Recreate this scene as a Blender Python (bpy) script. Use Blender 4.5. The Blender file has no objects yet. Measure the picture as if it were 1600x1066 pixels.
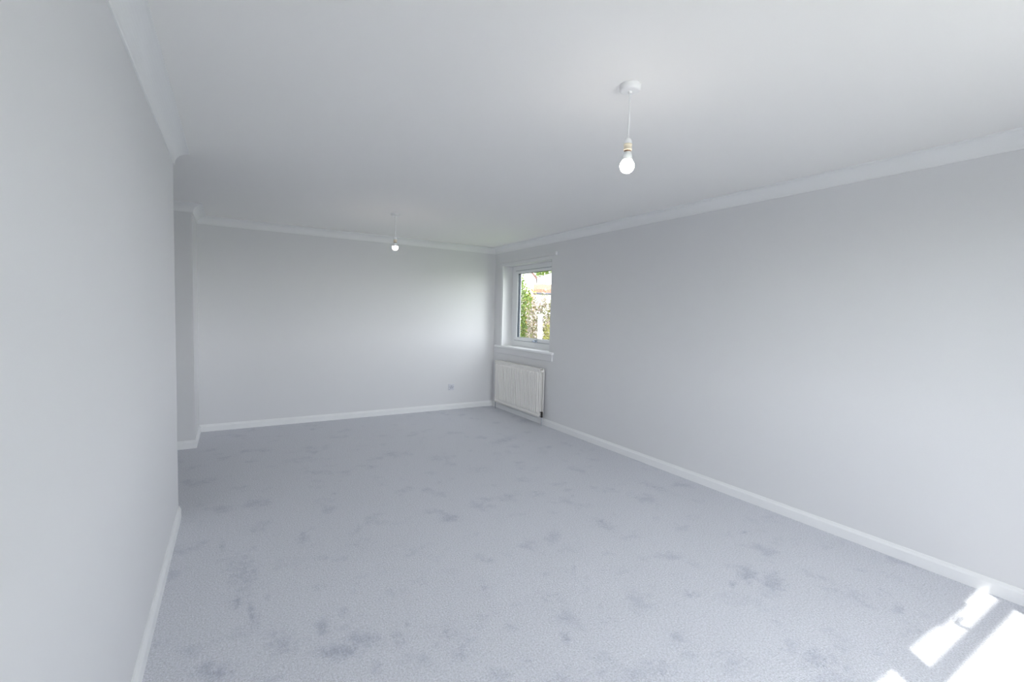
import bpy, bmesh, math, random
import numpy as np
from mathutils import Vector, Matrix, noise

# ------------------------------------------------------------------ camera, world, sun, exposure
scene = bpy.context.scene
COL = scene.collection
FOCAL_PX = 720.53                      # on a 1600 px wide frame
EYE = Vector((0.0, 0.0, 1.4104))
yaw, pitch, roll = (math.radians(a) for a in (31.305, 3.288, 1.474))
fw = Vector((math.sin(yaw) * math.cos(pitch), math.cos(yaw) * math.cos(pitch), -math.sin(pitch)))
r0 = fw.cross(Vector((0, 0, 1))).normalized()
u0 = r0.cross(fw)
rt = r0 * math.cos(roll) + u0 * math.sin(roll)
up = -r0 * math.sin(roll) + u0 * math.cos(roll)
cam_data = bpy.data.cameras.new('camera')
cam_data.sensor_width = 36.0
cam_data.lens = 36.0 * FOCAL_PX / 1600.0
cam_data.clip_start = 0.02
cam = bpy.data.objects.new('camera', cam_data)
cam.matrix_world = Matrix(((rt.x, up.x, -fw.x, EYE.x), (rt.y, up.y, -fw.y, EYE.y), (rt.z, up.z, -fw.z, EYE.z), (0, 0, 0, 1)))
COL.objects.link(cam)
scene.camera = cam

SUN_EL = math.radians(52.4)
SUN_DIR = Vector((0.552, 0.834, 0)).normalized() * math.cos(SUN_EL) + Vector((0, 0, -math.sin(SUN_EL)))  # the way the light travels

world = bpy.data.worlds.new('sky')
scene.world = world
world.use_nodes = True
wn = world.node_tree
wn.nodes.clear()
w_out = wn.nodes.new('ShaderNodeOutputWorld')
w_bg = wn.nodes.new('ShaderNodeBackground')
w_sky = wn.nodes.new('ShaderNodeTexSky')
w_sky.sky_type = 'NISHITA'
w_sky.sun_disc = False
w_sky.sun_elevation = SUN_EL
w_sky.sun_rotation = math.atan2(-SUN_DIR.x, -SUN_DIR.y)
w_sky.air_density = 1.0
w_sky.dust_density = 0.4
w_hsv = wn.nodes.new('ShaderNodeHueSaturation')   # thin white haze over the blue
w_hsv.inputs['Saturation'].default_value = 0.13
wn.links.new(w_sky.outputs[0], w_hsv.inputs['Color'])
wn.links.new(w_hsv.outputs[0], w_bg.inputs['Color'])
w_bg.inputs['Strength'].default_value = 0.30
wn.links.new(w_bg.outputs[0], w_out.inputs['Surface'])

sun_data = bpy.data.lights.new('sun', 'SUN')
sun_data.energy = 0.98
sun_data.angle = math.radians(0.53)
sun_data.color = (1.0, 0.95, 0.87)
sun = bpy.data.objects.new('sun', sun_data)
sun.rotation_euler = SUN_DIR.to_track_quat('-Z', 'Y').to_euler()
sun.location = (-6, -9, 12)
COL.objects.link(sun)


def portal(name, loc, direction, sx, sy):
    d = bpy.data.lights.new(name, 'AREA')
    d.shape = 'RECTANGLE'
    d.size, d.size_y = sx, sy
    d.cycles.is_portal = True
    o = bpy.data.objects.new(name, d)
    o.location = loc
    o.rotation_euler = Vector(direction).to_track_quat('-Z', 'Z').to_euler()
    COL.objects.link(o)


portal('daylight_portal', (1.49, -0.66, 1.46), (0, 1, 0), 2.40, 1.44)
portal('daylight_portal', (3.70, 5.333, 1.53), (-1, 0, 0), 1.20, 1.18)

vs = scene.view_settings
vs.view_transform = 'Standard'
vs.look = 'None'
vs.exposure = 2.65
vs.gamma = 1.0
vs.use_curve_mapping = False
scene.display_settings.display_device = 'sRGB'
scene.cycles.max_bounces = 16
scene.cycles.diffuse_bounces = 10
scene.cycles.transparent_max_bounces = 16
scene.cycles.sample_clamp_indirect = 6.0
scene.cycles.use_denoising = True

# ------------------------------------------------------------------ room sizes (metres)
H = 2.40
XR, YB = 3.4335, 6.1835               # right wall, back wall
XL, YL = -0.3154, 3.7078              # near left wall and where it ends
XS, YS = -0.3249, 5.5015              # boxed corner at the far left
YF = -0.45                            # front wall (behind the camera)
XA = -2.40                            # end of the side recess
CA, CB = 0.0893, 0.0857               # coving: along the ceiling, down the wall
SK_H, SK_T = 0.0804, 0.0165           # skirting


# ------------------------------------------------------------------ materials
def new_mat(name):
    m = bpy.data.materials.new(name)
    m.use_nodes = True
    nt = m.node_tree
    return m, nt, nt.nodes['Principled BSDF']


def N(nt, kind, **kw):
    n = nt.nodes.new(kind)
    for k, v in kw.items():
        if hasattr(n, k):
            setattr(n, k, v)
        else:
            n.inputs[k].default_value = v
    return n


def paint(name, rgb, rough=0.6, bump=0.0, scale=200.0, var=0.02, spec=0.3, metal=0.0):
    m, nt, b = new_mat(name)
    tc = N(nt, 'ShaderNodeTexCoord')
    nz = N(nt, 'ShaderNodeTexNoise', Scale=scale, Detail=3.0)
    nt.links.new(tc.outputs['Object'], nz.inputs['Vector'])
    mr = N(nt, 'ShaderNodeMapRange')
    mr.inputs['From Min'].default_value, mr.inputs['From Max'].default_value = 0.3, 0.7
    mr.inputs['To Min'].default_value, mr.inputs['To Max'].default_value = 1 - var, 1 + var
    nt.links.new(nz.outputs['Fac'], mr.inputs['Value'])
    mx = N(nt, 'ShaderNodeVectorMath', operation='SCALE')
    mx.inputs[0].default_value = rgb
    nt.links.new(mr.outputs['Result'], mx.inputs['Scale'])
    nt.links.new(mx.outputs['Vector'], b.inputs['Base Color'])
    b.inputs['Roughness'].default_value = rough
    b.inputs['Specular IOR Level'].default_value = spec
    b.inputs['Metallic'].default_value = metal
    if bump:
        bp = N(nt, 'ShaderNodeBump', Strength=bump, Distance=0.002)
        nt.links.new(nz.outputs['Fac'], bp.inputs['Height'])
        nt.links.new(bp.outputs['Normal'], b.inputs['Normal'])
    return m


M = {}
M['wall'] = paint('wall_paint', (0.755, 0.755, 0.772), 0.75, 0.06, 260, 0.006, 0.2)
M['ceiling'] = paint('ceiling_paint', (0.88, 0.873, 0.866), 0.85, 0.05, 240, 0.006, 0.1)
M['trim'] = paint('white_gloss_paint', (0.87, 0.875, 0.885), 0.38, 0.02, 60, 0.006, 0.4)
M['coving'] = paint('coving_paint', (0.86, 0.865, 0.875), 0.7, 0.02, 150, 0.006, 0.2)
M['upvc'] = paint('white_upvc', (0.86, 0.87, 0.885), 0.3, 0.0, 60, 0.006, 0.45)
M['gasket'] = paint('dark_rubber_gasket', (0.035, 0.045, 0.065), 0.5)
M['enamel'] = paint('warm_white_enamel', (0.84, 0.82, 0.79), 0.32, 0.0, 60, 0.006, 0.45)
M['enamel_in'] = paint('convector_steel', (0.60, 0.63, 0.66), 0.45)
M['plastic'] = paint('white_plastic', (0.88, 0.88, 0.89), 0.35, 0.0, 60, 0.004, 0.4)
M['cream'] = paint('cream_plastic', (0.86, 0.77, 0.62), 0.45)
M['brown'] = paint('brown_bakelite', (0.30, 0.17, 0.11), 0.5)
M['housing'] = paint('lamp_housing', (0.84, 0.86, 0.87), 0.4)
M['chrome'] = paint('brushed_chrome', (0.36, 0.42, 0.50), 0.25, 0.0, 120, 0.02, 0.5, 1.0)
M['steel'] = paint('satin_steel_plate', (0.68, 0.685, 0.74), 0.45, 0.0, 180, 0.02, 0.5, 0.1)
M['seal'] = paint('seal_strip', (0.16, 0.17, 0.21), 0.6)
M['black'] = paint('dark_plastic', (0.05, 0.045, 0.045), 0.45)
M['grey_in'] = paint('grey_plastic', (0.60, 0.61, 0.67), 0.5)
M['pipe'] = paint('painted_pipe', (0.52, 0.53, 0.57), 0.4, 0.0, 80, 0.02, 0.4, 0.3)
M['render'] = paint('white_render', (0.72, 0.71, 0.70), 0.9, 0.3, 30, 0.03)
M['verge'] = paint('brown_verge', (0.10, 0.045, 0.04), 0.7, 0, 5, 0.1)
M['terracotta'] = paint('terracotta_tiles', (0.20, 0.095, 0.065), 0.85, 0.4, 12, 0.25)
M['slate'] = paint('pale_slates', (0.30, 0.30, 0.32), 0.8, 0.3, 10, 0.1)
M['gutter'] = paint('grey_gutter', (0.07, 0.07, 0.09), 0.5)
M['darkpane'] = paint('far_window_glass', (0.06, 0.07, 0.09), 0.1, 0, 3, 0.05, 0.6)
M['post'] = paint('white_post_paint', (0.55, 0.53, 0.54), 0.5, 0, 20, 0.02)
M['bark'] = paint('bark', (0.15, 0.11, 0.08), 0.9, 0.5, 25, 0.3)
M['light_blocker'] = paint('blocker_hedge_green', (0.045, 0.07, 0.025), 0.95, 1.0, 14, 0.5)  # only on the unseen green banks that block light
M['grass'] = paint('lawn', (0.12, 0.16, 0.06), 0.95, 0.5, 3, 0.4)
M['bounce_paving'] = paint('pale_bounce_paving', (0.66, 0.65, 0.63), 0.9, 0.3, 4, 0.15)  # kept pale to throw light up to the ceiling; out of view


def leaf_mat(name, a, b2, c=None):
    m, nt, b = new_mat(name)
    tc = N(nt, 'ShaderNodeTexCoord')
    nz = N(nt, 'ShaderNodeTexNoise', Scale=7.0, Detail=4.0)
    nt.links.new(tc.outputs['Object'], nz.inputs['Vector'])
    cr = N(nt, 'ShaderNodeValToRGB')
    e = cr.color_ramp.elements
    e[0].position, e[0].color = 0.35, (*a, 1)
    e[1].position, e[1].color = 0.62, (*b2, 1)
    if c:
        x = e.new(0.70)
        x.color = (*c, 1)
    nt.links.new(nz.outputs['Fac'], cr.inputs['Fac'])
    nt.links.new(cr.outputs['Color'], b.inputs['Base Color'])
    b.inputs['Roughness'].default_value = 0.6
    tr = N(nt, 'ShaderNodeBsdfTranslucent')
    nt.links.new(cr.outputs['Color'], tr.inputs['Color'])
    mix = N(nt, 'ShaderNodeMixShader', Fac=0.3)
    nt.links.new(b.outputs[0], mix.inputs[1])
    nt.links.new(tr.outputs[0], mix.inputs[2])
    nt.links.new(mix.outputs[0], nt.nodes['Material Output'].inputs['Surface'])
    return m


M['leaf_green'] = leaf_mat('hedge_leaf', (0.05, 0.10, 0.012), (0.16, 0.23, 0.025))
M['leaf_dark'] = leaf_mat('tree_leaf', (0.045, 0.085, 0.012), (0.13, 0.18, 0.025))
M['leaf_gold'] = leaf_mat('gold_leaf', (0.13, 0.13, 0.018), (0.24, 0.22, 0.035))
M['leaf_orange'] = leaf_mat('amber_leaf', (0.26, 0.14, 0.02), (0.32, 0.22, 0.04))
M['leaf_olive'] = leaf_mat('olive_leaf', (0.08, 0.09, 0.02), (0.16, 0.15, 0.05))
M['petal'] = leaf_mat('pink_white_petal', (0.28, 0.20, 0.18), (0.40, 0.34, 0.33))

# clear thin glass: mostly straight-through, a little mirror by Fresnel
mg, ntg, bg_ = new_mat('clear_glass')
ntg.nodes.remove(bg_)
tr = N(ntg, 'ShaderNodeBsdfTransparent')
tr.inputs['Color'].default_value = (0.95, 0.965, 0.96, 1)
gl = N(ntg, 'ShaderNodeBsdfGlossy', Roughness=0.0)
lw = N(ntg, 'ShaderNodeLayerWeight', Blend=0.5)
p5 = N(ntg, 'ShaderNodeMath', operation='POWER')
ntg.links.new(lw.outputs['Facing'], p5.inputs[0])
p5.inputs[1].default_value = 5.0
fr = N(ntg, 'ShaderNodeMapRange')
fr.inputs['To Min'].default_value, fr.inputs['To Max'].default_value = 0.035, 1.0
ntg.links.new(p5.outputs[0], fr.inputs['Value'])
mxg = N(ntg, 'ShaderNodeMixShader')
ntg.links.new(fr.outputs[0], mxg.inputs[0])
ntg.links.new(tr.outputs[0], mxg.inputs[1])
ntg.links.new(gl.outputs[0], mxg.inputs[2])
ntg.links.new(mxg.outputs[0], ntg.nodes['Material Output'].inputs['Surface'])
M['glass'] = mg

# lit bulb glass
mb, ntb, bb = new_mat('lit_bulb_glass')
bb.inputs['Base Color'].default_value = (0.95, 0.95, 0.95, 1)
bb.inputs['Emission Color'].default_value = (1.0, 0.93, 0.86, 1)
bb.inputs['Emission Strength'].default_value = 7.0
M['bulb'] = mb
mb2, ntb2, bb2 = new_mat('lit_warm_bulb_glass')
bb2.inputs['Base Color'].default_value = (0.95, 0.95, 0.95, 1)
bb2.inputs['Emission Color'].default_value = (1.0, 0.86, 0.74, 1)
bb2.inputs['Emission Strength'].default_value = 11.0
M['bulb_warm'] = mb2

# carpet: cut pile, blue-grey, with brushed-pile marks kept in a mesh attribute
mc, ntc, bc = new_mat('blue_grey_carpet')
tc = N(ntc, 'ShaderNodeTexCoord')
at = N(ntc, 'ShaderNodeAttribute', attribute_name='pile')
wob = N(ntc, 'ShaderNodeTexNoise', Scale=26.0, Detail=7.0, Roughness=0.80)
mot = N(ntc, 'ShaderNodeTexNoise', Scale=4.2, Detail=5.0, Roughness=0.62)
tuft = N(ntc, 'ShaderNodeTexNoise', Scale=120.0, Detail=2.5, Roughness=0.8)
tuft2 = N(ntc, 'ShaderNodeTexVoronoi', Scale=210.0)
for n in (wob, mot, tuft, tuft2):
    ntc.links.new(tc.outputs['Object'], n.inputs['Vector'])


def math_node(nt, op, a, b_, clamp=False):
    n = N(nt, 'ShaderNodeMath', operation=op)
    n.use_clamp = clamp
    for i, v in enumerate((a, b_)):
        if hasattr(v, 'links'):
            nt.links.new(v, n.inputs[i])
        else:
            n.inputs[i].default_value = v
    return n.outputs[0]


# marks break up at their rims: attribute + wobble, then a soft threshold
w1 = math_node(ntc, 'SUBTRACT', wob.outputs['Fac'], 0.5)
w2 = math_node(ntc, 'MULTIPLY', w1, 2.4)
w3 = math_node(ntc, 'ADD', at.outputs['Fac'], w2)
mk = N(ntc, 'ShaderNodeMapRange', interpolation_type='SMOOTHSTEP')
mk.inputs['From Min'].default_value, mk.inputs['From Max'].default_value = 0.15, 1.15
ntc.links.new(w3, mk.inputs['Value'])
m2 = N(ntc, 'ShaderNodeMapRange', interpolation_type='SMOOTHSTEP')
m2.inputs['From Min'].default_value, m2.inputs['From Max'].default_value = 0.54, 0.72
ntc.links.new(mot.outputs['Fac'], m2.inputs['Value'])
mm = math_node(ntc, 'MULTIPLY', m2.outputs[0], 0.5)
mark = math_node(ntc, 'MAXIMUM', mk.outputs[0], mm)
shade = N(ntc, 'ShaderNodeMix', data_type='RGBA')
shade.inputs['A'].default_value = (0.68, 0.69, 0.745, 1)
shade.inputs['B'].default_value = (0.46, 0.48, 0.56, 1)
ntc.links.new(mark, shade.inputs['Factor'])
tv = N(ntc, 'ShaderNodeMapRange')
tv.inputs['From Min'].default_value, tv.inputs['From Max'].default_value = 0.25, 0.75
tv.inputs['To Min'].default_value, tv.inputs['To Max'].default_value = 0.70, 1.28
ntc.links.new(tuft.outputs['Fac'], tv.inputs['Value'])
sc_ = N(ntc, 'ShaderNodeVectorMath', operation='SCALE')
ntc.links.new(shade.outputs['Result'], sc_.inputs[0])
ntc.links.new(tv.outputs[0], sc_.inputs['Scale'])
ntc.links.new(sc_.outputs[0], bc.inputs['Base Color'])
bc.inputs['Roughness'].default_value = 0.95
bc.inputs['Specular IOR Level'].default_value = 0.05
bc.inputs['Sheen Weight'].default_value = 0.15
bc.inputs['Sheen Roughness'].default_value = 0.5
bh = math_node(ntc, 'ADD', tuft.outputs['Fac'], tuft2.outputs['Distance'])
bp = N(ntc, 'ShaderNodeBump', Strength=0.6, Distance=0.006)
ntc.links.new(bh, bp.inputs['Height'])
ntc.links.new(bp.outputs['Normal'], bc.inputs['Normal'])
M['carpet'] = mc


# ------------------------------------------------------------------ mesh helpers
class MB:
    """Collects shapes; build() links them as one mesh object."""

    def __init__(self):
        self.v, self.f, self.s = [], [], []

    def add(self, verts, faces, smooth=False):
        o = len(self.v)
        self.v += [tuple(p) for p in verts]
        self.f += [[i + o for i in f] for f in faces]
        self.s += [smooth] * len(faces)
        return self

    def box(self, a, b):
        x0, x1 = sorted((a[0], b[0])); y0, y1 = sorted((a[1], b[1])); z0, z1 = sorted((a[2], b[2]))
        vs_ = [(x0, y0, z0), (x1, y0, z0), (x1, y1, z0), (x0, y1, z0), (x0, y0, z1), (x1, y0, z1), (x1, y1, z1), (x0, y1, z1)]
        return self.add(vs_, [(0, 3, 2, 1), (4, 5, 6, 7), (0, 1, 5, 4), (1, 2, 6, 5), (2, 3, 7, 6), (3, 0, 4, 7)])

    def rbox(self, a, b, r=0.003, seg=2):
        """box with rounded edges"""
        bm = bmesh.new()
        lo = Vector([min(p) for p in zip(a, b)]); hi = Vector([max(p) for p in zip(a, b)])
        bmesh.ops.create_cube(bm, size=1.0)
        for v in bm.verts:
            v.co = Vector([lo[i] + (v.co[i] + 0.5) * (hi[i] - lo[i]) for i in range(3)])
        bmesh.ops.bevel(bm, geom=bm.edges[:], offset=r, segments=seg, affect='EDGES', profile=0.5)
        bm.verts.ensure_lookup_table()
        self.add([v.co[:] for v in bm.verts], [[v.index for v in f.verts] for f in bm.faces], False)
        bm.free()
        return self

    def lathe(self, prof, n=24, c=(0, 0, 0), axis='z', cap=True):
        """prof: list of (radius, height) spun around an axis through c"""
        vs_, fs = [], []
        for r, h in prof:
            for i in range(n):
                a = 2 * math.pi * i / n
                x, y = r * math.cos(a), r * math.sin(a)
                p = {'z': (x, y, h), 'x': (h, x, y), 'y': (y, h, x)}[axis]
                vs_.append((c[0] + p[0], c[1] + p[1], c[2] + p[2]))
        for k in range(len(prof) - 1):
            for i in range(n):
                j = (i + 1) % n
                fs.append((k * n + i, k * n + j, (k + 1) * n + j, (k + 1) * n + i))
        self.add(vs_, fs, True)
        if cap:
            o = len(self.v) - len(vs_)
            self.f.append([o + i for i in reversed(range(n))]); self.s.append(False)
            self.f.append([o + (len(prof) - 1) * n + i for i in range(n)]); self.s.append(False)
        return self

    def tube(self, pts, r, n=10):
        pts = [Vector(p) for p in pts]
        vs_, fs = [], []
        ref = Vector((0.31, 0.87, 0.38))
        for k, p in enumerate(pts):
            t = (pts[min(k + 1, len(pts) - 1)] - pts[max(k - 1, 0)]).normalized()
            a = t.cross(ref).normalized(); b = t.cross(a)
            rr = r[k] if isinstance(r, (list, tuple)) else r
            for i in range(n):
                q = 2 * math.pi * i / n
                vs_.append(p + a * (rr * math.cos(q)) + b * (rr * math.sin(q)))
        for k in range(len(pts) - 1):
            for i in range(n):
                j = (i + 1) % n
                fs.append((k * n + i, k * n + j, (k + 1) * n + j, (k + 1) * n + i))
        fs.append(tuple(reversed(range(n)))); fs.append(tuple((len(pts) - 1) * n + i for i in range(n)))
        return self.add(vs_, fs, True)

    def prism(self, poly, d):
        """planar polygon (3-D points) pushed along vector d"""
        d = Vector(d); n = len(poly)
        a = [Vector(p) for p in poly]
        fs = [tuple(reversed(range(n))), tuple(range(n, 2 * n))]
        fs += [(i, (i + 1) % n, n + (i + 1) % n, n + i) for i in range(n)]
        return self.add(a + [p + d for p in a], fs)

    def build(self, name, mat, parent=None, origin=None):
        me = bpy.data.meshes.new(name)
        off = Vector(origin) if origin is not None else Vector((0, 0, 0))
        me.from_pydata([tuple(Vector(p) - off) for p in self.v], [], self.f)
        me.polygons.foreach_set('use_smooth', self.s)
        bm = bmesh.new(); bm.from_mesh(me)
        bmesh.ops.recalc_face_normals(bm, faces=bm.faces[:])
        bm.to_mesh(me); bm.free()
        me.materials.append(M[mat])
        me.update()
        o = bpy.data.objects.new(name, me)
        COL.objects.link(o)
        if parent is not None:
            o.parent = parent
            base = parent.get('_base', (0, 0, 0))
            o.location = off - Vector(base)
        else:
            o.location = off
        return o


def thing(name, loc, label=None, cat=None, group=None, kind=None):
    o = bpy.data.objects.new(name, None)
    o.empty_display_size = 0.1
    o.location = loc
    o['_base'] = tuple(loc)
    COL.objects.link(o)
    tag(o, label, cat, group, kind)
    return o


def tag(o, label=None, cat=None, group=None, kind=None):
    for k, v in (('label', label), ('category', cat), ('group', group), ('kind', kind)):
        if v:
            o[k] = v
    return o


def child(mb, name, mat, parent):
    """a part, given in world coordinates"""
    b = Vector(parent['_base'])
    return mb.build(name, mat, parent, origin=tuple(b))


def sub(mb, name, mat, part, root):
    """a sub-part, given in world coordinates"""
    o = mb.build(name, mat, None, origin=tuple(root['_base']))
    o.parent = part
    o.location = (0, 0, 0)
    return o


def struct(mb, name, mat, label=None):
    return tag(mb.build(name, mat), label, None, None, 'structure')
MARKS = [
    (0.154, 3.732, 0.096, -0.05, -0.005, -0.113, 0.6), (-0.081, 3.755, 0.046, -0.024, 0.001, -0.061, 0.5),
    (-0.224, 3.627, 0.07, -0.19, -0.011, -0.044, 0.4), (-0.06, 3.126, 0.026, -0.014, 0.002, -0.103, 0.5),
    (0.041, 2.765, 0.076, -0.041, -0.004, -0.234, 0.6), (0.009, 2.487, 0.026, -0.014, -0.0, -0.056, 0.9),
    (0.073, 2.346, 0.02, -0.0, 0.012, -0.126, 0.8), (0.133, 2.475, 0.013, -0.007, -0.002, -0.028, 0.7),
    (0.361, 2.435, 0.028, -0.015, -0.004, -0.029, 0.7), (0.365, 3.012, 0.031, -0.016, -0.012, -0.095, 0.7),
    (0.332, 2.116, 0.025, -0.014, -0.011, -0.071, 0.9), (0.433, 2.17, 0.026, -0.014, -0.008, -0.038, 0.7),
    (0.359, 1.921, 0.077, -0.043, -0.008, -0.045, 1.0), (0.472, 1.94, 0.081, -0.045, -0.013, -0.055, 0.8),
    (0.605, 1.865, 0.029, -0.016, -0.019, -0.061, 0.7), (0.676, 1.958, 0.01, -0.006, -0.011, -0.034, 0.8),
    (0.169, 2.089, 0.07, -0.039, -0.008, -0.1, 0.6), (-0.069, 2.041, 0.072, -0.041, 0.002, -0.067, 0.8),
    (0.478, 1.755, 0.018, -0.01, -0.012, -0.046, 0.7), (0.804, 1.668, 0.046, -0.026, -0.028, -0.06, 0.6),
    (0.807, 1.808, 0.049, -0.027, -0.026, -0.061, 0.5), (1.272, 2.853, 0.062, -0.033, -0.028, -0.064, 0.8),
    (0.237, 5.127, 0.109, -0.054, -0.004, -0.094, 0.5), (0.668, 5.013, 0.079, -0.039, -0.013, -0.094, 0.5),
    (0.629, 4.219, 0.173, -0.088, -0.01, -0.068, 0.5), (0.591, 3.996, 0.073, -0.038, -0.009, -0.061, 0.4),
    (1.341, 4.44, 0.111, -0.055, -0.048, -0.162, 0.4), (1.698, 4.123, 0.077, -0.039, -0.038, -0.093, 0.5),
    (1.066, 4.148, 0.051, -0.026, -0.013, -0.052, 0.6), (0.66, 3.655, 0.026, -0.013, -0.007, -0.039, 0.6),
    (-0.213, 4.38, 0.105, 0.053, 0.011, -0.098, 0.5), (0.417, 2.727, 0.044, -0.024, -0.007, -0.044, 0.5),
    (0.661, 2.798, 0.088, -0.047, -0.022, -0.096, 0.35), (0.99, 2.417, 0.032, -0.017, -0.021, -0.052, 0.4),
    (0.834, 2.24, 0.041, -0.022, -0.02, -0.055, 0.4), (0.509, 2.304, 0.017, -0.009, -0.006, -0.027, 0.5),
    (1.242, 2.248, 0.039, -0.021, -0.013, -0.024, 0.8), (1.102, 2.017, 0.019, 0.005, -0.018, -0.111, 0.6),
    (1.074, 1.82, 0.043, -0.024, -0.019, -0.033, 0.3), (1.359, 1.8, 0.085, -0.047, -0.037, -0.052, 0.4),
    (1.318, 1.621, 0.058, -0.032, -0.034, -0.043, 0.6), (1.239, 1.52, 0.025, -0.014, -0.025, -0.032, 0.8),
    (1.072, 1.698, 0.035, -0.02, -0.018, -0.029, 0.6), (0.864, 1.72, 0.048, -0.027, -0.014, -0.028, 0.5),
    (0.882, 1.482, 0.052, -0.029, -0.016, -0.028, 0.7), (0.995, 1.511, 0.055, -0.031, -0.019, -0.03, 0.4),
    (2.153, 2.275, 0.017, -0.119, -0.062, -0.046, 0.6), (2.182, 2.641, -0.0, -0.106, -0.052, -0.041, 0.4),
    (2.16, 2.065, 0.051, -0.028, -0.038, -0.038, 0.5), (1.609, 1.927, 0.019, -0.01, -0.041, -0.051, 0.5),
    (1.565, 1.787, 0.047, -0.026, -0.06, -0.071, 0.3), (1.53, 1.611, 0.022, -0.012, -0.027, -0.03, 0.4),
    (1.474, 1.514, 0.052, -0.029, -0.031, -0.034, 0.4), (1.844, 1.771, 0.094, -0.052, -0.065, -0.065, 0.3),
    (2.003, 1.468, 0.047, -0.026, -0.028, -0.022, 0.7), (2.087, 1.608, 0.063, -0.034, -0.052, -0.042, 0.3),
    (2.442, 1.429, 0.051, -0.028, -0.074, -0.046, 0.9), (2.483, 1.31, 0.062, -0.034, -0.11, -0.061, 0.8),
    (2.283, 1.417, 0.025, -0.014, -0.033, -0.022, 0.8), (1.682, 1.281, 0.024, -0.045, -0.049, -0.025, 0.6),
    (1.461, 1.202, 0.068, -0.038, -0.043, -0.038, 0.6), (1.757, 1.084, 0.071, -0.04, -0.067, -0.044, 0.5),
    (2.078, 1.005, 0.035, -0.02, -0.05, -0.026, 0.6), (2.163, 1.13, 0.032, -0.018, -0.037, -0.021, 0.4),
    (1.631, 1.187, 0.048, -0.027, -0.05, -0.039, 0.5), (3.013, 2.62, 0.02, -0.177, -0.062, -0.044, 0.5),
    (2.726, 2.467, 0.034, -0.191, -0.053, -0.038, 0.4), (2.793, 2.068, 0.066, -0.035, -0.054, -0.042, 0.4),
    (2.914, 1.739, 0.031, -0.017, -0.035, -0.022, 0.6), (2.773, 1.775, 0.046, -0.025, -0.041, -0.028, 0.4),
    (2.624, 2.0, 0.063, -0.034, -0.033, -0.026, 0.5), (2.055, 2.929, 0.063, -0.033, -0.037, -0.054, 0.5),
    (1.77, 2.964, 0.078, -0.041, -0.031, -0.053, 0.5), (2.608, 4.393, 0.253, 0.074, -0.056, -0.114, 0.6),
    (1.901, 3.648, 0.113, -0.058, -0.055, -0.107, 0.4), (2.399, 3.433, 0.053, -0.027, -0.03, -0.044, 0.4),
    (1.545, 2.872, 0.025, -0.013, -0.015, -0.029, 0.6), (1.733, 2.13, 0.069, -0.037, -0.038, -0.049, 0.4),
    (2.937, 1.56, 0.052, -0.028, -0.034, -0.019, 0.5), (3.096, 1.533, 0.083, -0.045, -0.073, -0.038, 0.3),
    (2.713, 1.078, 0.06, -0.033, -0.103, -0.044, 0.4), (2.758, 1.27, -0.013, -0.059, -0.046, -0.013, 0.5),
    (2.702, 1.122, 0.061, -0.034, -0.065, -0.029, 0.5), (2.909, 0.969, 0.049, -0.027, -0.069, -0.025, 0.4),
    (2.815, 0.877, 0.04, -0.022, -0.057, -0.02, 0.7), (3.143, 1.016, 0.008, -0.063, -0.052, -0.012, 0.4),
    (2.676, 0.77, 0.064, -0.036, -0.067, -0.021, 0.4), (2.085, 0.907, 0.072, -0.04, -0.064, -0.03, 0.7),
    (2.158, 0.813, 0.033, -0.019, -0.048, -0.02, 0.5), (2.165, 1.099, 0.0, -0.04, -0.032, -0.009, 0.4),
    (3.322, 5.082, 0.109, -0.051, -0.08, -0.125, 0.6)]


# ------------------------------------------------------------------ room shell
WT = 0.30
# floor: a grid so that the pile marks can live on it
gx, gy = 0.025, 0.025
x0f, x1f, y0f, y1f = XA - 0.12, XR + 0.02, YF - 0.02, YB + 0.02
nx, ny = int((x1f - x0f) / gx) + 1, int((y1f - y0f) / gy) + 1
xs_ = np.linspace(x0f, x1f, nx); ys_ = np.linspace(y0f, y1f, ny)
PX, PY = np.meshgrid(xs_, ys_)
pile = np.zeros_like(PX)
for cx, cy, ax, ay, bx, by, s in MARKS:
    det = ax * by - ay * bx
    if abs(det) < 1e-7:
        continue
    dx, dy = PX - cx, PY - cy
    u = (dx * by - dy * bx) / det
    v = (ax * dy - ay * dx) / det
    pile = np.maximum(pile, s * np.exp(-0.75 * (u * u + v * v)))
verts = np.stack([PX, PY, np.zeros_like(PX)], -1).reshape(-1, 3)
idx = np.arange(nx * ny).reshape(ny, nx)
quads = np.stack([idx[:-1, :-1], idx[:-1, 1:], idx[1:, 1:], idx[1:, :-1]], -1).reshape(-1, 4)
me = bpy.data.meshes.new('floor')
me.from_pydata(verts.tolist(), [], quads.tolist())
a = me.attributes.new('pile', 'FLOAT', 'POINT')
a.data.foreach_set('value', pile.reshape(-1).astype(np.float32))
me.materials.append(M['carpet'])
fl = bpy.data.objects.new('floor', me)
COL.objects.link(fl)
tag(fl, 'blue grey cut pile carpet with brushed and trodden marks', None, None, 'structure')
struct(MB().box((XA - 0.3, YF - WT, -0.25), (XR + WT, YB + WT, -0.02)), 'floor_slab', 'render')

struct(MB().box((XA - 0.3, YF - WT - 0.02, H), (XR + WT + 0.02, YB + WT, H + 0.25)), 'ceiling', 'ceiling', 'plain pale ceiling over the whole room')

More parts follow.
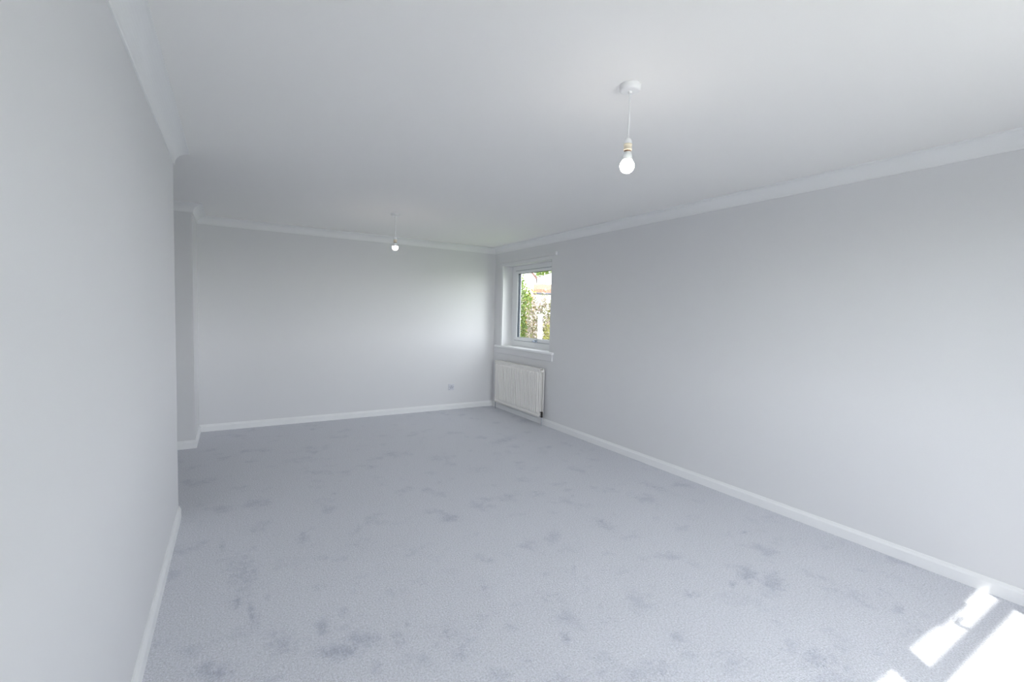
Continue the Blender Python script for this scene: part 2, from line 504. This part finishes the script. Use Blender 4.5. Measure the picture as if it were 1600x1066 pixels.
# right wall with its window opening
WY0, WY1, WZ0, WZ1 = 4.735, 5.930, 0.935, 2.118
w = MB()
w.box((XR, YF - WT, 0), (XR + WT, WY0, H)); w.box((XR, WY1, 0), (XR + WT, YB + WT, H))
w.box((XR, WY0, 0), (XR + WT, WY1, WZ0)); w.box((XR, WY0, WZ1), (XR + WT, WY1, H))
struct(w, 'wall_right', 'wall', 'long pale wall on the right with the small window')
struct(MB().box((XA - 0.3, YB, 0), (XR, YB + WT, H)), 'wall_back', 'wall', 'pale far wall with the single socket')
struct(MB().box((XL - 0.12, YF, 0), (XL, YL, H)), 'wall_left', 'wall', 'pale near wall on the left ending at the recess')
struct(MB().box((XA, YL - 0.12, 0), (XL - 0.12, YL, H)), 'wall_recess', 'wall')
struct(MB().box((XA - 0.12, YL - 0.12, 0), (XA, YB, H)), 'wall_recess_end', 'wall')
struct(MB().box((XA, YS, 0), (XS, YB, H)), 'wall_alcove', 'wall', 'boxed out corner of wall at the far left')
# front wall behind the camera, with the wide window the sun comes through
WTF = 0.18
FX0, FX1, FZ0, FZ1 = 0.30, 2.68, 0.75, 2.17
w = MB()
w.box((XL - 0.12, YF - WTF, 0), (FX0, YF, H)); w.box((FX1, YF - WTF, 0), (XR, YF, H))
w.box((FX0, YF - WTF, 0), (FX1, YF, FZ0)); w.box((FX0, YF - WTF, FZ1), (FX1, YF, H))
struct(w, 'wall_front', 'wall')


# ------------------------------------------------------------------ coving and skirting: profile pushed along each wall, mitred
def run(name, A, B, n, mA, mB, prof, mat, label=None):
    """A,B plan points on the wall, mA/mB mitre vectors (normal plus the neighbour's normal), prof [(out from wall, z)]"""
    vs_, fs = [], []
    for P, m in ((A, mA), (B, mB)):
        for d, z in prof:
            vs_.append((P[0] + m[0] * d, P[1] + m[1] * d, z))
    k = len(prof)
    fs = [(i, (i + 1) % k, k + (i + 1) % k, k + i) for i in range(k)]
    fs += [tuple(range(k)), tuple(range(k, 2 * k))]
    mb = MB()
    mb.add(vs_, fs)
    o = struct(mb, name, mat, label)
    return o


cove = [(0.0, H - CB), (0.0075, H - CB), (0.0105, H - CB + 0.006)]
for i in range(1, 12):
    t = math.pi / 2 * i / 12
    cove.append((CA - (CA - 0.0105) * math.cos(t), H - CB + 0.006 + (CB - 0.006 - 0.0095) * math.sin(t)))
cove += [(CA, H - 0.0095), (CA, H), (0.0, H)]
skirt = [(0, 0), (SK_T, 0), (SK_T, SK_H - 0.022), (SK_T - 0.002, SK_H - 0.018), (0.0095, SK_H - 0.010), (0.0085, SK_H - 0.005), (0.006, SK_H), (0, SK_H)]

nR, nB, nL = (-1, 0), (0, -1), (1, 0)          # wall normals: right, back, left/return
mRB = (-1, -1); mBS = (1, -1); mSF = (1, -1); mRF = (-1, 1); mLF = (1, 1)
runs = [
    ('right', (XR, YF), (XR, YB), mRF, mRB),
    ('back', (XR, YB), (XS, YB), mRB, mBS),
    ('return', (XS, YB), (XS, YS), mBS, mSF),
    ('alcove', (XS, YS), (XA, YS), mSF, (1, -1)),
    ('left', (XL, YL), (XL, YF), nL, mLF),
    ('front', (XL, YF), (XR, YF), mLF, mRF),
    ('recess', (XL - 0.10, YL), (XA, YL), (0, 1), (1, 1)),
    ('recess_end', (XA, YL), (XA, YS), (1, 1), (1, -1)),
]
tl = {'right': 'coving along the long right wall', 'back': 'coving along the far wall', 'left': 'near coving on the left with its cut end',
      'return': 'short coving on the side of the boxed corner', 'alcove': 'coving on the front of the boxed corner'}
for i, (side, A, B, mA, mB) in enumerate(runs):
    run('trim_%d' % (i + 1), A, B, None, mA, mB, cove, 'coving', tl.get(side))
    if side == 'front':
        run('baseboard_front', A, B, None, mA, mB, skirt, 'trim')
    elif side == 'left':
        # the free end is cut on a small splay
        run('baseboard_left', (XL, YL), B, None, (1, -0.75), mB, skirt, 'trim', 'white skirting along the near left wall')
    elif side == 'recess':
        run('baseboard_recess', (XL, YL), B, None, (0, 1), mB, skirt, 'trim')
    else:
        run('baseboard_' + side, A, B, None, mA, mB, skirt, 'trim')

# ------------------------------------------------------------------ window_1: tilting white window in the right wall
win = thing('window_1', (XR, (WY0 + WY1) / 2, WZ0), 'small white framed window over the radiator with a view of the garden', None, None, 'structure')
FXI = XR + 0.155        # room face of the fixed frame
FT = 0.07               # frame thickness
SXI = FXI - 0.012       # sash stands a little proud


def ring(mb, x0, x1, y0, y1, z0, z1, wy0, wy1, wz0, wz1, r=0.004):
    mb.rbox((x0, y0, z0), (x1, y0 + wy0, z1), r); mb.rbox((x0, y1 - wy1, z0), (x1, y1, z1), r)
    mb.rbox((x0, y0 + wy0 - 0.004, z0), (x1, y1 - wy1 + 0.004, z0 + wz0), r)
    mb.rbox((x0, y0 + wy0 - 0.004, z1 - wz1), (x1, y1 - wy1 + 0.004, z1), r)


fm = MB(); ring(fm, FXI, FXI + FT, WY0, WY1, WZ0, WZ1, 0.075, 0.095, 0.095, 0.066)
child(fm, 'window_frame', 'upvc', win)
SY0, SY1, SZ0, SZ1 = WY0 + 0.079, 5.830, WZ0 + 0.100, 2.046
sm = MB(); ring(sm, SXI, SXI + 0.062, SY0, SY1, SZ0, SZ1, 0.072, 0.072, 0.046, 0.040)
sash = child(sm, 'sash', 'upvc', win)
GY0, GY1, GZ0, GZ1 = SY0 + 0.072, SY1 - 0.072, SZ0 + 0.046, SZ1 - 0.040
gk = MB(); ring(gk, SXI + 0.010, SXI + 0.050, GY0 - 0.002, GY1 + 0.002, GZ0 - 0.002, GZ1 + 0.002, 0.007, 0.009, 0.006, 0.006, 0.001)
sub(gk, 'gasket', 'gasket', sash, win)
sub(MB().box((SXI + 0.033, GY0, GZ0), (SXI + 0.037, GY1, GZ1)), 'pane', 'glass', sash, win)
# dark seal line between sash and frame
gp = MB(); ring(gp, FXI - 0.002, FXI + 0.004, SY0 - 0.006, SY1 + 0.006, SZ0 - 0.006, SZ1 + 0.006, 0.006, 0.006, 0.006, 0.006, 0.0008)
child(gp, 'weather_seal', 'seal', win)
# handle: rose plate on the sash bottom rail with a lever laid along it
hy, hz = 5.255, SZ0 + 0.016
hd = MB(); hd.rbox((SXI - 0.008, hy - 0.040, hz - 0.013), (SXI + 0.002, hy + 0.040, hz + 0.013), 0.004)
hd.lathe([(0.010, 0.0), (0.009, -0.024)], 14, (SXI - 0.006, hy + 0.022, hz), 'x')
handle = sub(hd, 'window_handle', 'chrome', sash, win)
hl = MB(); hl.tube([(SXI - 0.030, hy + 0.030, hz - 0.002), (SXI - 0.034, hy + 0.005, hz - 0.003), (SXI - 0.036, hy - 0.045, hz - 0.006), (SXI - 0.034, hy - 0.085, hz - 0.010)], [0.010, 0.010, 0.008, 0.006], 10)
sub(hl, 'lever', 'chrome', sash, win)
# sill board with rounded nose and the apron board under it
child(MB().rbox((XR - 0.040, 4.637, 0.916), (FXI + 0.004, 6.105, 0.948), 0.010, 3), 'window_sill', 'trim', win)
child(MB().rbox((XR - 0.018, 4.655, 0.832), (XR + 0.002, 6.085, 0.917), 0.003), 'apron_board', 'wall', win)
# thin white reveal edging on the far side
child(MB().rbox((XR - 0.006, WY1 - 0.002, 0.947), (XR + 0.004, WY1 + 0.040, 2.120), 0.002), 'edging_strip', 'trim', win)
# painted batten for a curtain track above the opening
bt = MB().rbox((XR - 0.022, 4.632, 2.160), (XR + 0.002, 6.12, 2.202), 0.002)
bat = struct(bt, 'trim_9', 'wall', 'painted batten above the small window')
e = MB().rbox((XR - 0.024, 4.622, 2.159), (XR + 0.001, 4.636, 2.203), 0.002).build('batten_end', 'trim', bat)

# ------------------------------------------------------------------ window_2: wide window in the front wall, behind the camera
w2 = thing('window_2', ((FX0 + FX1) / 2, YF - 0.15, FZ0), 'wide window behind the viewpoint', None, None, 'structure')
GYP = -0.60             # glazing plane
PX0, PX1, MX0, MX1 = 0.38, 2.567, 1.442, 1.618     # glass edges and the central post
ZT, ZR1, ZR0, ZB = 2.098, 1.917, 1.864, 0.83
f2 = MB()
ya, yb_ = GYP - 0.018, GYP + 0.018


def bar(x0, x1, z0, z1):
    f2.rbox((x0, ya, z0), (x1, yb_, z1), 0.003)


bar(FX0, PX0, FZ0, FZ1); bar(PX1, FX1, FZ0, FZ1); bar(MX0, MX1, FZ0, FZ1)
bar(PX0 - 0.003, MX0 + 0.003, FZ0, ZB); bar(MX1 - 0.003, PX1 + 0.003, FZ0, ZB)
bar(PX0 - 0.003, MX0 + 0.003, ZT - 0.018, FZ1); bar(MX1 - 0.003, PX1 + 0.003, ZT, FZ1)
child(f2, 'window_frame', 'upvc', w2)
f3 = MB().rbox((MX1 - 0.003, ya, ZR0), (PX1 + 0.003, yb_, ZR1), 0.003)
f3.rbox((MX1 + 0.32, GYP - 0.018, ZT - 0.024), (MX1 + 0.69, GYP + 0.018, ZT + 0.005), 0.003)
fan = child(f3, 'fanlight', 'upvc', w2)
fh = MB()
fh.tube([(2.152, -0.585, 1.880), (2.152, -0.550, 1.850), (2.150, -0.531, 1.835), (2.132, -0.530, 1.862), (2.120, -0.530, 1.886), (2.126, -0.530, 1.901), (2.154, -0.530, 1.909), (2.184, -0.530, 1.908), (2.212, -0.530, 1.899)], [0.011, 0.011, 0.010, 0.010, 0.010, 0.009, 0.008, 0.007, 0.006], 10)
sub(fh, 'window_handle', 'chrome', fan, w2)
for (a0, a1, b0, b1) in ((PX0, MX0, ZB, ZT - 0.018), (MX1, PX1, ZB, ZR0), (MX1, PX1, ZR1, ZT)):
    child(MB().box((a0, GYP - 0.003, b0), (a1, GYP + 0.003, b1)), 'pane', 'glass', w2)
child(MB().rbox((FX0 - 0.03, GYP + 0.03, FZ0 - 0.025), (FX1 + 0.03, YF + 0.03, FZ0), 0.006), 'window_sill', 'trim', w2)

# ------------------------------------------------------------------ radiator under the small window
RY0, RY1, RZ0, RZ1 = 4.790, 5.950, 0.112, 0.726
rad = thing('radiator', (XR, (RY0 + RY1) / 2, RZ0), 'white ribbed double panel radiator on the wall under the small window', 'radiator')


def rib_panel(xf, depth, sgn=-1):
    """pressed steel panel: flat border, ribs raised towards -x"""
    mb = MB()
    pitch, n = 0.0460, 24
    ym = (RY0 + RY1) / 2
    ys = [(RY0, 0)]
    st = ym - pitch * n / 2
    for i in range(n):
        c = st + (i + 0.5) * pitch
        ys += [(c - 0.0185, 0), (c - 0.0125, 1), (c + 0.0125, 1), (c + 0.0185, 0)]
    ys += [(RY1, 0)]
    zs = [(RZ0, 0), (RZ0 + 0.040, 0), (RZ0 + 0.058, 1), (RZ1 - 0.062, 1), (RZ1 - 0.045, 0), (RZ1, 0)]
    R = 0.0120
    vs_, fs = [], []
    for z, a in zs:
        for y, b in ys:
            vs_.append((xf + R - R * a * b, y, z))
    k = len(ys)
    for j in range(len(zs) - 1):
        for i in range(k - 1):
            fs.append((j * k + i, j * k + i + 1, (j + 1) * k + i + 1, (j + 1) * k + i))
    mb.add(vs_, fs)
    xb = xf + depth
    # rolled rim all round and flat back
    mb.box((xf + R + 0.0005, RY0, RZ0), (xb, RY1, RZ1))
    mb.rbox((xf + R - 0.006, RY0 - 0.004, RZ1 - 0.018), (xb, RY1 + 0.004, RZ1 + 0.002), 0.004)
    mb.rbox((xf + R - 0.006, RY0 - 0.004, RZ0 - 0.002), (xb, RY1 + 0.004, RZ0 + 0.018), 0.004)
    mb.rbox((xf + R - 0.004, RY0 - 0.004, RZ0), (xb, RY0 + 0.014, RZ1), 0.003)
    mb.rbox((xf + R - 0.004, RY1 - 0.014, RZ0), (xb, RY1 + 0.004, RZ1), 0.003)
    return mb


child(rib_panel(XR - 0.104, 0.022), 'front_panel', 'enamel', rad)
child(rib_panel(XR - 0.046, 0.022), 'back_panel', 'enamel', rad)
# convector fins in the gap, set back from the ends
cf = MB()
for i in range(48):
    y = RY0 + 0.05 + i * (RY1 - RY0 - 0.10) / 47
    cf.box((XR - 0.0825, y - 0.0006, RZ0 + 0.05), (XR - 0.0455, y + 0.0006, RZ1 - 0.03))
cf.box((XR - 0.070, RY0 + 0.05, RZ0 + 0.05), (XR - 0.067, RY1 - 0.05, RZ1 - 0.03))
tag(child(cf, 'convector_fins', 'enamel_in', rad), None, None, None, 'stuff')
# top grille: two rails and slats between the panels
tg = MB()
tg.box((XR - 0.083, RY0 + 0.012, RZ1 - 0.004), (XR - 0.078, RY1 - 0.012, RZ1 + 0.003)); tg.box((XR - 0.051, RY0 + 0.012, RZ1 - 0.004), (XR - 0.046, RY1 - 0.012, RZ1 + 0.003))
for i in range(58):
    y = RY0 + 0.014 + i * (RY1 - RY0 - 0.028) / 57
    tg.box((XR - 0.080, y - 0.005, RZ1 - 0.003), (XR - 0.049, y + 0.005, RZ1 + 0.002))
child(tg, 'top_grille', 'enamel', rad)
for y in (RY0 + 0.16, RY1 - 0.16):
    child(MB().rbox((XR - 0.026, y - 0.02, RZ0 + 0.06), (XR - 0.0003, y + 0.02, RZ1 - 0.06), 0.002), 'wall_bracket', 'enamel', rad)
# end tappings top and bottom, valves and pipes
for y, s in ((RY0, -1), (RY1, 1)):
    for z in (RZ0 + 0.030, RZ1 - 0.030):
        tp = MB().lathe([(0.0165, -0.010), (0.0165, 0.012), (0.012, 0.016)], 14, (XR - 0.064, y, z), 'y')
        child(tp, 'end_fitting', 'enamel', rad)
    v = MB()
    ye = y + s * 0.026
    v.lathe([(0.0095, -0.026), (0.0095, 0.026)], 12, (XR - 0.064, y + s * 0.012, RZ0 + 0.030), 'y')
    v.lathe([(0.013, -0.030), (0.015, -0.022), (0.015, -0.010), (0.011, -0.006), (0.011, 0.012), (0.0145, 0.014), (0.0145, 0.036), (0.010, 0.042)], 16, (XR - 0.064, ye, RZ0 + 0.026), 'z')
    child(v, 'valve', 'black' if s < 0 else 'plastic', rad)
    child(MB().lathe([(0.0075, -0.0005), (0.0075, RZ0)], 12, (XR - 0.064, ye, 0.0), 'z'), 'pipe', 'pipe', rad)

# ------------------------------------------------------------------ single socket on the far wall
SX, SZ = 2.738, 0.328
so = thing('wall_socket', (SX, YB, SZ), 'small square single power socket low on the far wall', 'socket')
child(MB().rbox((SX - 0.045, YB - 0.009, SZ - 0.045), (SX + 0.045, YB + 0.001, SZ + 0.045), 0.003), 'plate', 'steel', so)
child(MB().rbox((SX - 0.022, YB - 0.0115, SZ - 0.026), (SX + 0.026, YB - 0.006, SZ + 0.024), 0.002), 'insert', 'grey_in', so)
for dx, dz, a, b in ((0.002, 0.013, 0.0025, 0.006), (-0.009, -0.009, 0.005, 0.0022), (0.013, -0.009, 0.005, 0.0022)):
    child(MB().box((SX + dx - a, YB - 0.0122, SZ + dz - b), (SX + dx + a, YB - 0.009, SZ + dz + b)), 'pin_slot', 'black', so)
child(MB().rbox((SX - 0.037, YB - 0.013, SZ - 0.010), (SX - 0.027, YB - 0.007, SZ + 0.014), 0.002), 'rocker_switch', 'grey_in', so)
for dx in (-0.032, 0.032):
    child(MB().lathe([(0.0035, -0.0105), (0.0035, -0.006)], 10, (SX + dx, YB, SZ - 0.032 if dx < 0 else SZ + 0.0), 'y'), 'screw', 'chrome', so)


# ------------------------------------------------------------------ pendant lamps
def pendant(x, y, zc0, label, globe, neck, lit):
    """zc0: height of the lampholder's top"""
    p = thing('pendant_lamp', (x, y, H), label, 'lamp', 'bare bulb pendant lamps')
    child(MB().lathe([(0.0445, H), (0.0445, H - 0.004), (0.0435, H - 0.019), (0.0405, H - 0.0235), (0.034, H - 0.0255)], 40, (x, y, 0)), 'ceiling_rose', 'plastic', p)
    child(MB().lathe([(0.0085, H - 0.0250), (0.0080, H - 0.031), (0.0055, H - 0.0335)], 18, (x, y, 0)), 'cord_grip', 'plastic', p)
    pts = [(x + 0.0016 * math.sin(t * math.pi), y, H - 0.03 + (zc0 - 0.002 - H + 0.03) * t) for t in [i / 8 for i in range(9)]]
    child(MB().tube(pts, 0.0036, 10), 'cord', 'plastic', p)
    z = zc0
    h = child(MB().lathe([(0.0055, z), (0.0105, z - 0.002), (0.0140, z - 0.007), (0.0162, z - 0.014), (0.0168, z - 0.0255)], 28, (x, y, 0)), 'lampholder', 'plastic', p)
    sub(MB().lathe([(0.0150, z - 0.0245), (0.0178, z - 0.026), (0.0178, z - 0.033), (0.0166, z - 0.034), (0.0166, z - 0.045), (0.0180, z - 0.046), (0.0180, z - 0.052), (0.0150, z - 0.053)], 28, (x, y, 0)), 'shade_ring', 'cream', h, p)
    sub(MB().lathe([(0.0140, z - 0.0520), (0.0150, z - 0.0535), (0.0130, z - 0.058), (0.0130, z - 0.061)], 24, (x, y, 0)), 'holder_rim', 'brown', h, p)
    b = child(MB().lathe([(0.0125, z - 0.058), (0.0150, z - 0.0600), (0.0172, z - 0.066), (0.0188, z - 0.076), (neck * 0.95, z - 0.0900), (neck, z - 0.0935)], 32, (x, y, 0)), 'bulb_neck', 'housing', p)
    tag(b, 'opaque pale neck of the bulb')
    zt = z - 0.0935
    child(MB().lathe([(r, zt - d) for r, d in globe], 36, (x, y, 0)), 'bulb', lit, p)
    return p


g1 = [(0.0205, 0.0)] + [(0.0305 * math.cos(a), 0.0245 - 0.0305 * math.sin(a)) for a in [math.radians(d) for d in (42, 30, 16, 2, -12, -26, -40, -54, -68, -80, -87)]]
pendant(1.4614, 1.4862, 2.180, 'near bare bulb pendant lamp hanging from the ceiling in front', g1, 0.0208, 'bulb')
g2 = [(0.0276, 0.0)] + [(0.0295 * math.cos(a), 0.010 - 0.0295 * math.sin(a)) for a in [math.radians(d) for d in (16, 2, -12, -26, -40, -54, -68, -80, -87)]]
pendant(1.4275, 4.6852, 2.166, 'distant bare bulb pendant lamp hanging before the far wall', g2, 0.0280, 'bulb_warm')


# ------------------------------------------------------------------ outside: garden and houses seen through the small window, plus unseen pieces added to shape the light
random.seed(7)
GZ = -0.30
D2 = Vector((0.564, 0.826, 0)); R2 = Vector((0.826, -0.564, 0))


def yard(s, lat, z=GZ):
    """a point s metres out along the line of sight through the small window, lat metres to the right of it"""
    p = D2 * s + R2 * lat
    return Vector((p.x, p.y, z))


grd = MB()
grd.add([(-60, -60, GZ), (120, -60, GZ), (120, 140, GZ), (-60, 140, GZ)], [(0, 1, 2, 3)])
struct(grd, 'ground', 'grass', 'lawn around the house')
struct(MB().box((-1.4, -16, GZ + 0.001), (4.4, YF - WTF, GZ + 0.04)), 'light_bounce_strip', 'bounce_paving', 'unseen pale paved strip added to bounce light indoors')  # out of view, put in to bounce daylight up to the ceiling


def light_blocker(name, x, ya_, yb2, th, h, seed):
    """unseen clipped bank of green with an uneven face, added to block side light"""
    mb = MB()
    nl, nz_ = 60, 20
    prof = [(-th / 2, k * h / nz_) for k in range(nz_ + 1)] + [(th / 2, (nz_ - k) * h / nz_) for k in range(nz_ + 1)]
    vs_, fs = [], []
    for i in range(nl + 1):
        yy = ya_ + (yb2 - ya_) * i / nl
        for d, z in prof:
            b = noise.noise(Vector((d * 5 + seed, yy * 2.1, z * 2.1)))
            vs_.append((x + d + (0.12 if d > 0 else -0.12) * b, yy, GZ + z + (0.1 * b if z > h * 0.98 else 0)))
    k = len(prof)
    for i in range(nl):
        for j in range(k - 1):
            fs.append((i * k + j, i * k + j + 1, (i + 1) * k + j + 1, (i + 1) * k + j))
    fs += [tuple(range(k)), tuple(nl * k + j for j in range(k))]
    mb.add(vs_, fs)
    return struct(mb, name, 'light_blocker')


light_blocker("light_blocker_hedge", -1.75, -0.9, -5.0, 0.7, 2.5, 1)  # out of view, added to cut side light on the near right wall
light_blocker("light_blocker_hedge.001", 4.75, -0.9, -5.0, 0.7, 2.9, 5)  # likewise added and unseen, dims the near left wall


def foliage(c, rad, n, size, zmin, hollow=0.55, seed=1):
    """many small folded leaves through an ellipsoid"""
    rnd = random.Random(seed)
    mb = MB()
    for _ in range(n):
        while True:
            d = Vector((rnd.uniform(-1, 1), rnd.uniform(-1, 1), rnd.uniform(-1, 1)))
            if hollow < (abs(d.x) ** 3.2 + abs(d.y) ** 3.2 + abs(d.z) ** 3.2) ** (1 / 3.2) < 1:
                break
        lump = 0.88 + 0.30 * noise.noise(d * 2.3 + Vector((seed, 0, 0)))
        p = Vector(c) + Vector((d.x * rad[0], d.y * rad[1], d.z * rad[2])) * lump
        if p.z < zmin:
            continue
        a = Vector((rnd.gauss(0, 1), rnd.gauss(0, 1), rnd.gauss(0, 0.7))).normalized()
        b = a.cross(Vector((rnd.gauss(0, 1), rnd.gauss(0, 1), rnd.gauss(0, 1)))).normalized()
        nrm = a.cross(b)
        s = size * rnd.uniform(0.6, 1.3)
        mb.add([p - a * s, p - b * s * 0.45 + nrm * s * 0.15, p + a * s, p + b * s * 0.45 + nrm * s * 0.15], [(0, 1, 2), (0, 2, 3)])
    return mb


def leafy(name, cat, label, s, lat, rl, rs, top, n, size, mat, seed, low=0.15, trunk=0.03, group=None, extra=None):
    base = yard(s, lat)
    t = thing(name, base, label, cat, group)
    zc = GZ + low + (top - GZ - low) / 2
    c = Vector((base.x, base.y, zc))
    rz = (top - GZ - low) / 2
    tag(child(foliage(c, (rl, rs, rz), n, size, GZ + low * 0.5, 0.35, seed), 'foliage', mat, t), None, None, None, 'stuff')
    if extra:
        em, en, es = extra
        tag(child(foliage(c, (rl * 1.04, rs * 1.04, rz * 1.03), en, es, GZ + low, 0.80, seed + 50), 'blossom', em, t), None, None, None, 'stuff')
    st = MB()
    rnd = random.Random(seed)
    st.tube([base + Vector((0, 0, -0.02)), base + Vector((0.02, 0.01, (zc - GZ) * 0.6)), Vector((c.x, c.y, zc + rz * 0.3))], [trunk * 1.4, trunk, trunk * 0.5], 8)
    for k in range(5):
        a = 2 * math.pi * k / 5 + rnd.uniform(-0.4, 0.4)
        q = Vector((c.x + math.cos(a) * rl * 0.6, c.y + math.sin(a) * rs * 0.6, zc + rz * rnd.uniform(0.0, 0.6)))
        st.tube([base + Vector((0, 0, (zc - GZ) * 0.4)), (base + q) / 2 + Vector((0, 0, 0.1 * rz)), q], [trunk * 0.7, trunk * 0.5, trunk * 0.25], 6)
    child(st, 'stem' if trunk < 0.06 else 'trunk', 'bark', t)
    return t


leafy('garden_bush', 'bush', 'tall leafy green bush at the left side of the window view', 10.6, -0.60, 0.56, 0.45, 2.44, 9500, 0.035, 'leaf_green', 3)
leafy('garden_bush', 'bush', 'amber leaved shrub behind the green bush in the window', 12.2, -0.20, 0.20, 0.22, 2.28, 3000, 0.03, 'leaf_orange', 4)
leafy('garden_bush', 'bush', 'pinkish white blossoming bush in the middle of the window', 9.8, 0.07, 0.30, 0.30, 1.86, 3000, 0.028, 'leaf_olive', 5, extra=('petal', 3600, 0.024))
leafy('garden_bush', 'bush', 'golden leaved shrub right of the blossoming bush', 10.4, 0.33, 0.19, 0.22, 1.82, 2600, 0.028, 'leaf_gold', 6)
leafy('garden_bush', 'bush', 'low lime leaved shrub right of the white post', 8.7, 0.23, 0.11, 0.14, 1.34, 1800, 0.022, 'leaf_gold', 8)
leafy('garden_bush', 'bush', 'sparse yellow green shrub above the green bush', 13.5, -0.50, 0.22, 0.30, 2.62, 1200, 0.035, 'leaf_gold', 9)

# white post with a cap
pb = yard(8.0, 0.058)
po = thing('garden_post', pb, 'slim white painted post standing in front of the blossoming bush', 'post')
child(MB().rbox((pb.x - 0.030, pb.y - 0.030, GZ - 0.02), (pb.x + 0.030, pb.y + 0.030, 1.40), 0.004), 'shaft', 'post', po)
child(MB().rbox((pb.x - 0.042, pb.y - 0.042, 1.398), (pb.x + 0.042, pb.y + 0.042, 1.43), 0.006), 'post_cap', 'post', po)


def house(name, label, s0, lat0, wid, dep, eave, ridge, roof_mat, over=0.25, gable_front=True):
    """gabled house; its front face lies across the line of sight"""
    base = yard(s0, lat0)
    t = thing(name, base, label, 'building')
    P = lambda u, v, z: yard(s0 + v, lat0 + u, z)
    wl = MB()
    if gable_front:
        wl.prism([P(-wid / 2, 0, GZ), P(wid / 2, 0, GZ), P(wid / 2, 0, eave), P(0, 0, ridge), P(-wid / 2, 0, eave)], D2 * dep)
    else:
        wl.prism([P(-wid / 2, 0, GZ), P(-wid / 2, 0, eave), P(-wid / 2, dep / 2, ridge), P(-wid / 2, dep, eave), P(-wid / 2, dep, GZ)], R2 * wid)
    child(wl, 'wall', 'render', t)
    th = 0.14
    rf = MB()
    if gable_front:
        k = (ridge - eave) / (wid / 2)
        e = eave - k * over
        for sg in (-1, 1):
            rf.prism([P(sg * (wid / 2 + over), -over, e + 0.02), P(0, -over, ridge + 0.02), P(0, -over, ridge + 0.02 + th), P(sg * (wid / 2 + over), -over, e + 0.02 + th)], D2 * (dep + 2 * over))
    else:
        k = (ridge - eave) / (dep / 2)
        e = eave - k * over
        for v0 in (-over, dep + over):
            rf.prism([P(-wid / 2 - over, v0, e + 0.02), P(-wid / 2 - over, dep / 2, ridge + 0.02), P(-wid / 2 - over, dep / 2, ridge + 0.02 + th), P(-wid / 2 - over, v0, e + 0.02 + th)], R2 * (wid + 2 * over))
    roof = child(rf, 'roof', roof_mat, t)
    return t, P, roof, e


h1, P1, roof1, e1 = house('gabled_house', 'white gabled house with brown roof edge at the top left of the window', 26, -2.56, 4.90, 3.5, 3.42, 6.3, 'verge', 0.05)
for u in (-1.3, 1.0):
    fr_ = MB().prism([P1(u - 0.5, -0.03, 0.9), P1(u + 0.5, -0.03, 0.9), P1(u + 0.5, -0.03, 2.0), P1(u - 0.5, -0.03, 2.0)], D2 * 0.06)
    wf = child(fr_, 'window', 'upvc', h1)
    sub(MB().prism([P1(u - 0.42, -0.045, 0.98), P1(u + 0.42, -0.045, 0.98), P1(u + 0.42, -0.045, 1.92), P1(u - 0.42, -0.045, 1.92)], D2 * 0.02), 'pane', 'darkpane', wf, h1)
h2, P2, roof2, e2 = house('pale_house', 'distant white house with pale grey roof and dark windows', 60, 3.2, 6.8, 9.0, 6.0, 7.3, 'slate', 0.2)
for u, wd in ((-2.55, 0.85), (-1.15, 0.5), (0.8, 0.9)):
    fr_ = MB().prism([P2(u - wd / 2 - 0.06, -0.03, 5.28), P2(u + wd / 2 + 0.06, -0.03, 5.28), P2(u + wd / 2 + 0.06, -0.03, 5.82), P2(u - wd / 2 - 0.06, -0.03, 5.82)], D2 * 0.06)
    wf = child(fr_, 'window', 'upvc', h2)
    sub(MB().prism([P2(u - wd / 2, -0.05, 5.34), P2(u + wd / 2, -0.05, 5.34), P2(u + wd / 2, -0.05, 5.76), P2(u - wd / 2, -0.05, 5.76)], D2 * 0.03), 'pane', 'darkpane', wf, h2)
h3, P3, roof3, e3 = house('outbuilding', 'low white outbuilding with a terracotta tiled roof across the window view', 20, 1.55, 3.3, 2.4, 2.38, 2.66, 'terracotta', 0.08, False)
child(MB().tube([P3(-1.75, -0.12, 2.34), P3(1.75, -0.12, 2.34)], 0.045, 10), 'gutter', 'gutter', h3)
child(MB().prism([P3(-0.2, -0.03, GZ), P3(0.7, -0.03, GZ), P3(0.7, -0.03, 1.7), P3(-0.2, -0.03, 1.7)], D2 * 0.05), 'door', 'post', h3)

for i, (s, lat, r, top, lab) in enumerate(((80, 0.2, 3.4, 12.5, 'rounded green tree behind the gap between the two houses'),
                                           (95, 3.6, 5.2, 15.5, 'large green tree rising behind the pale grey roofed house'))):
    leafy('background_tree', 'tree', lab, s, lat, r, r, top, 2600, 0.28, 'leaf_dark', 20 + i, low=1.6, trunk=0.16, group='trees behind the houses')
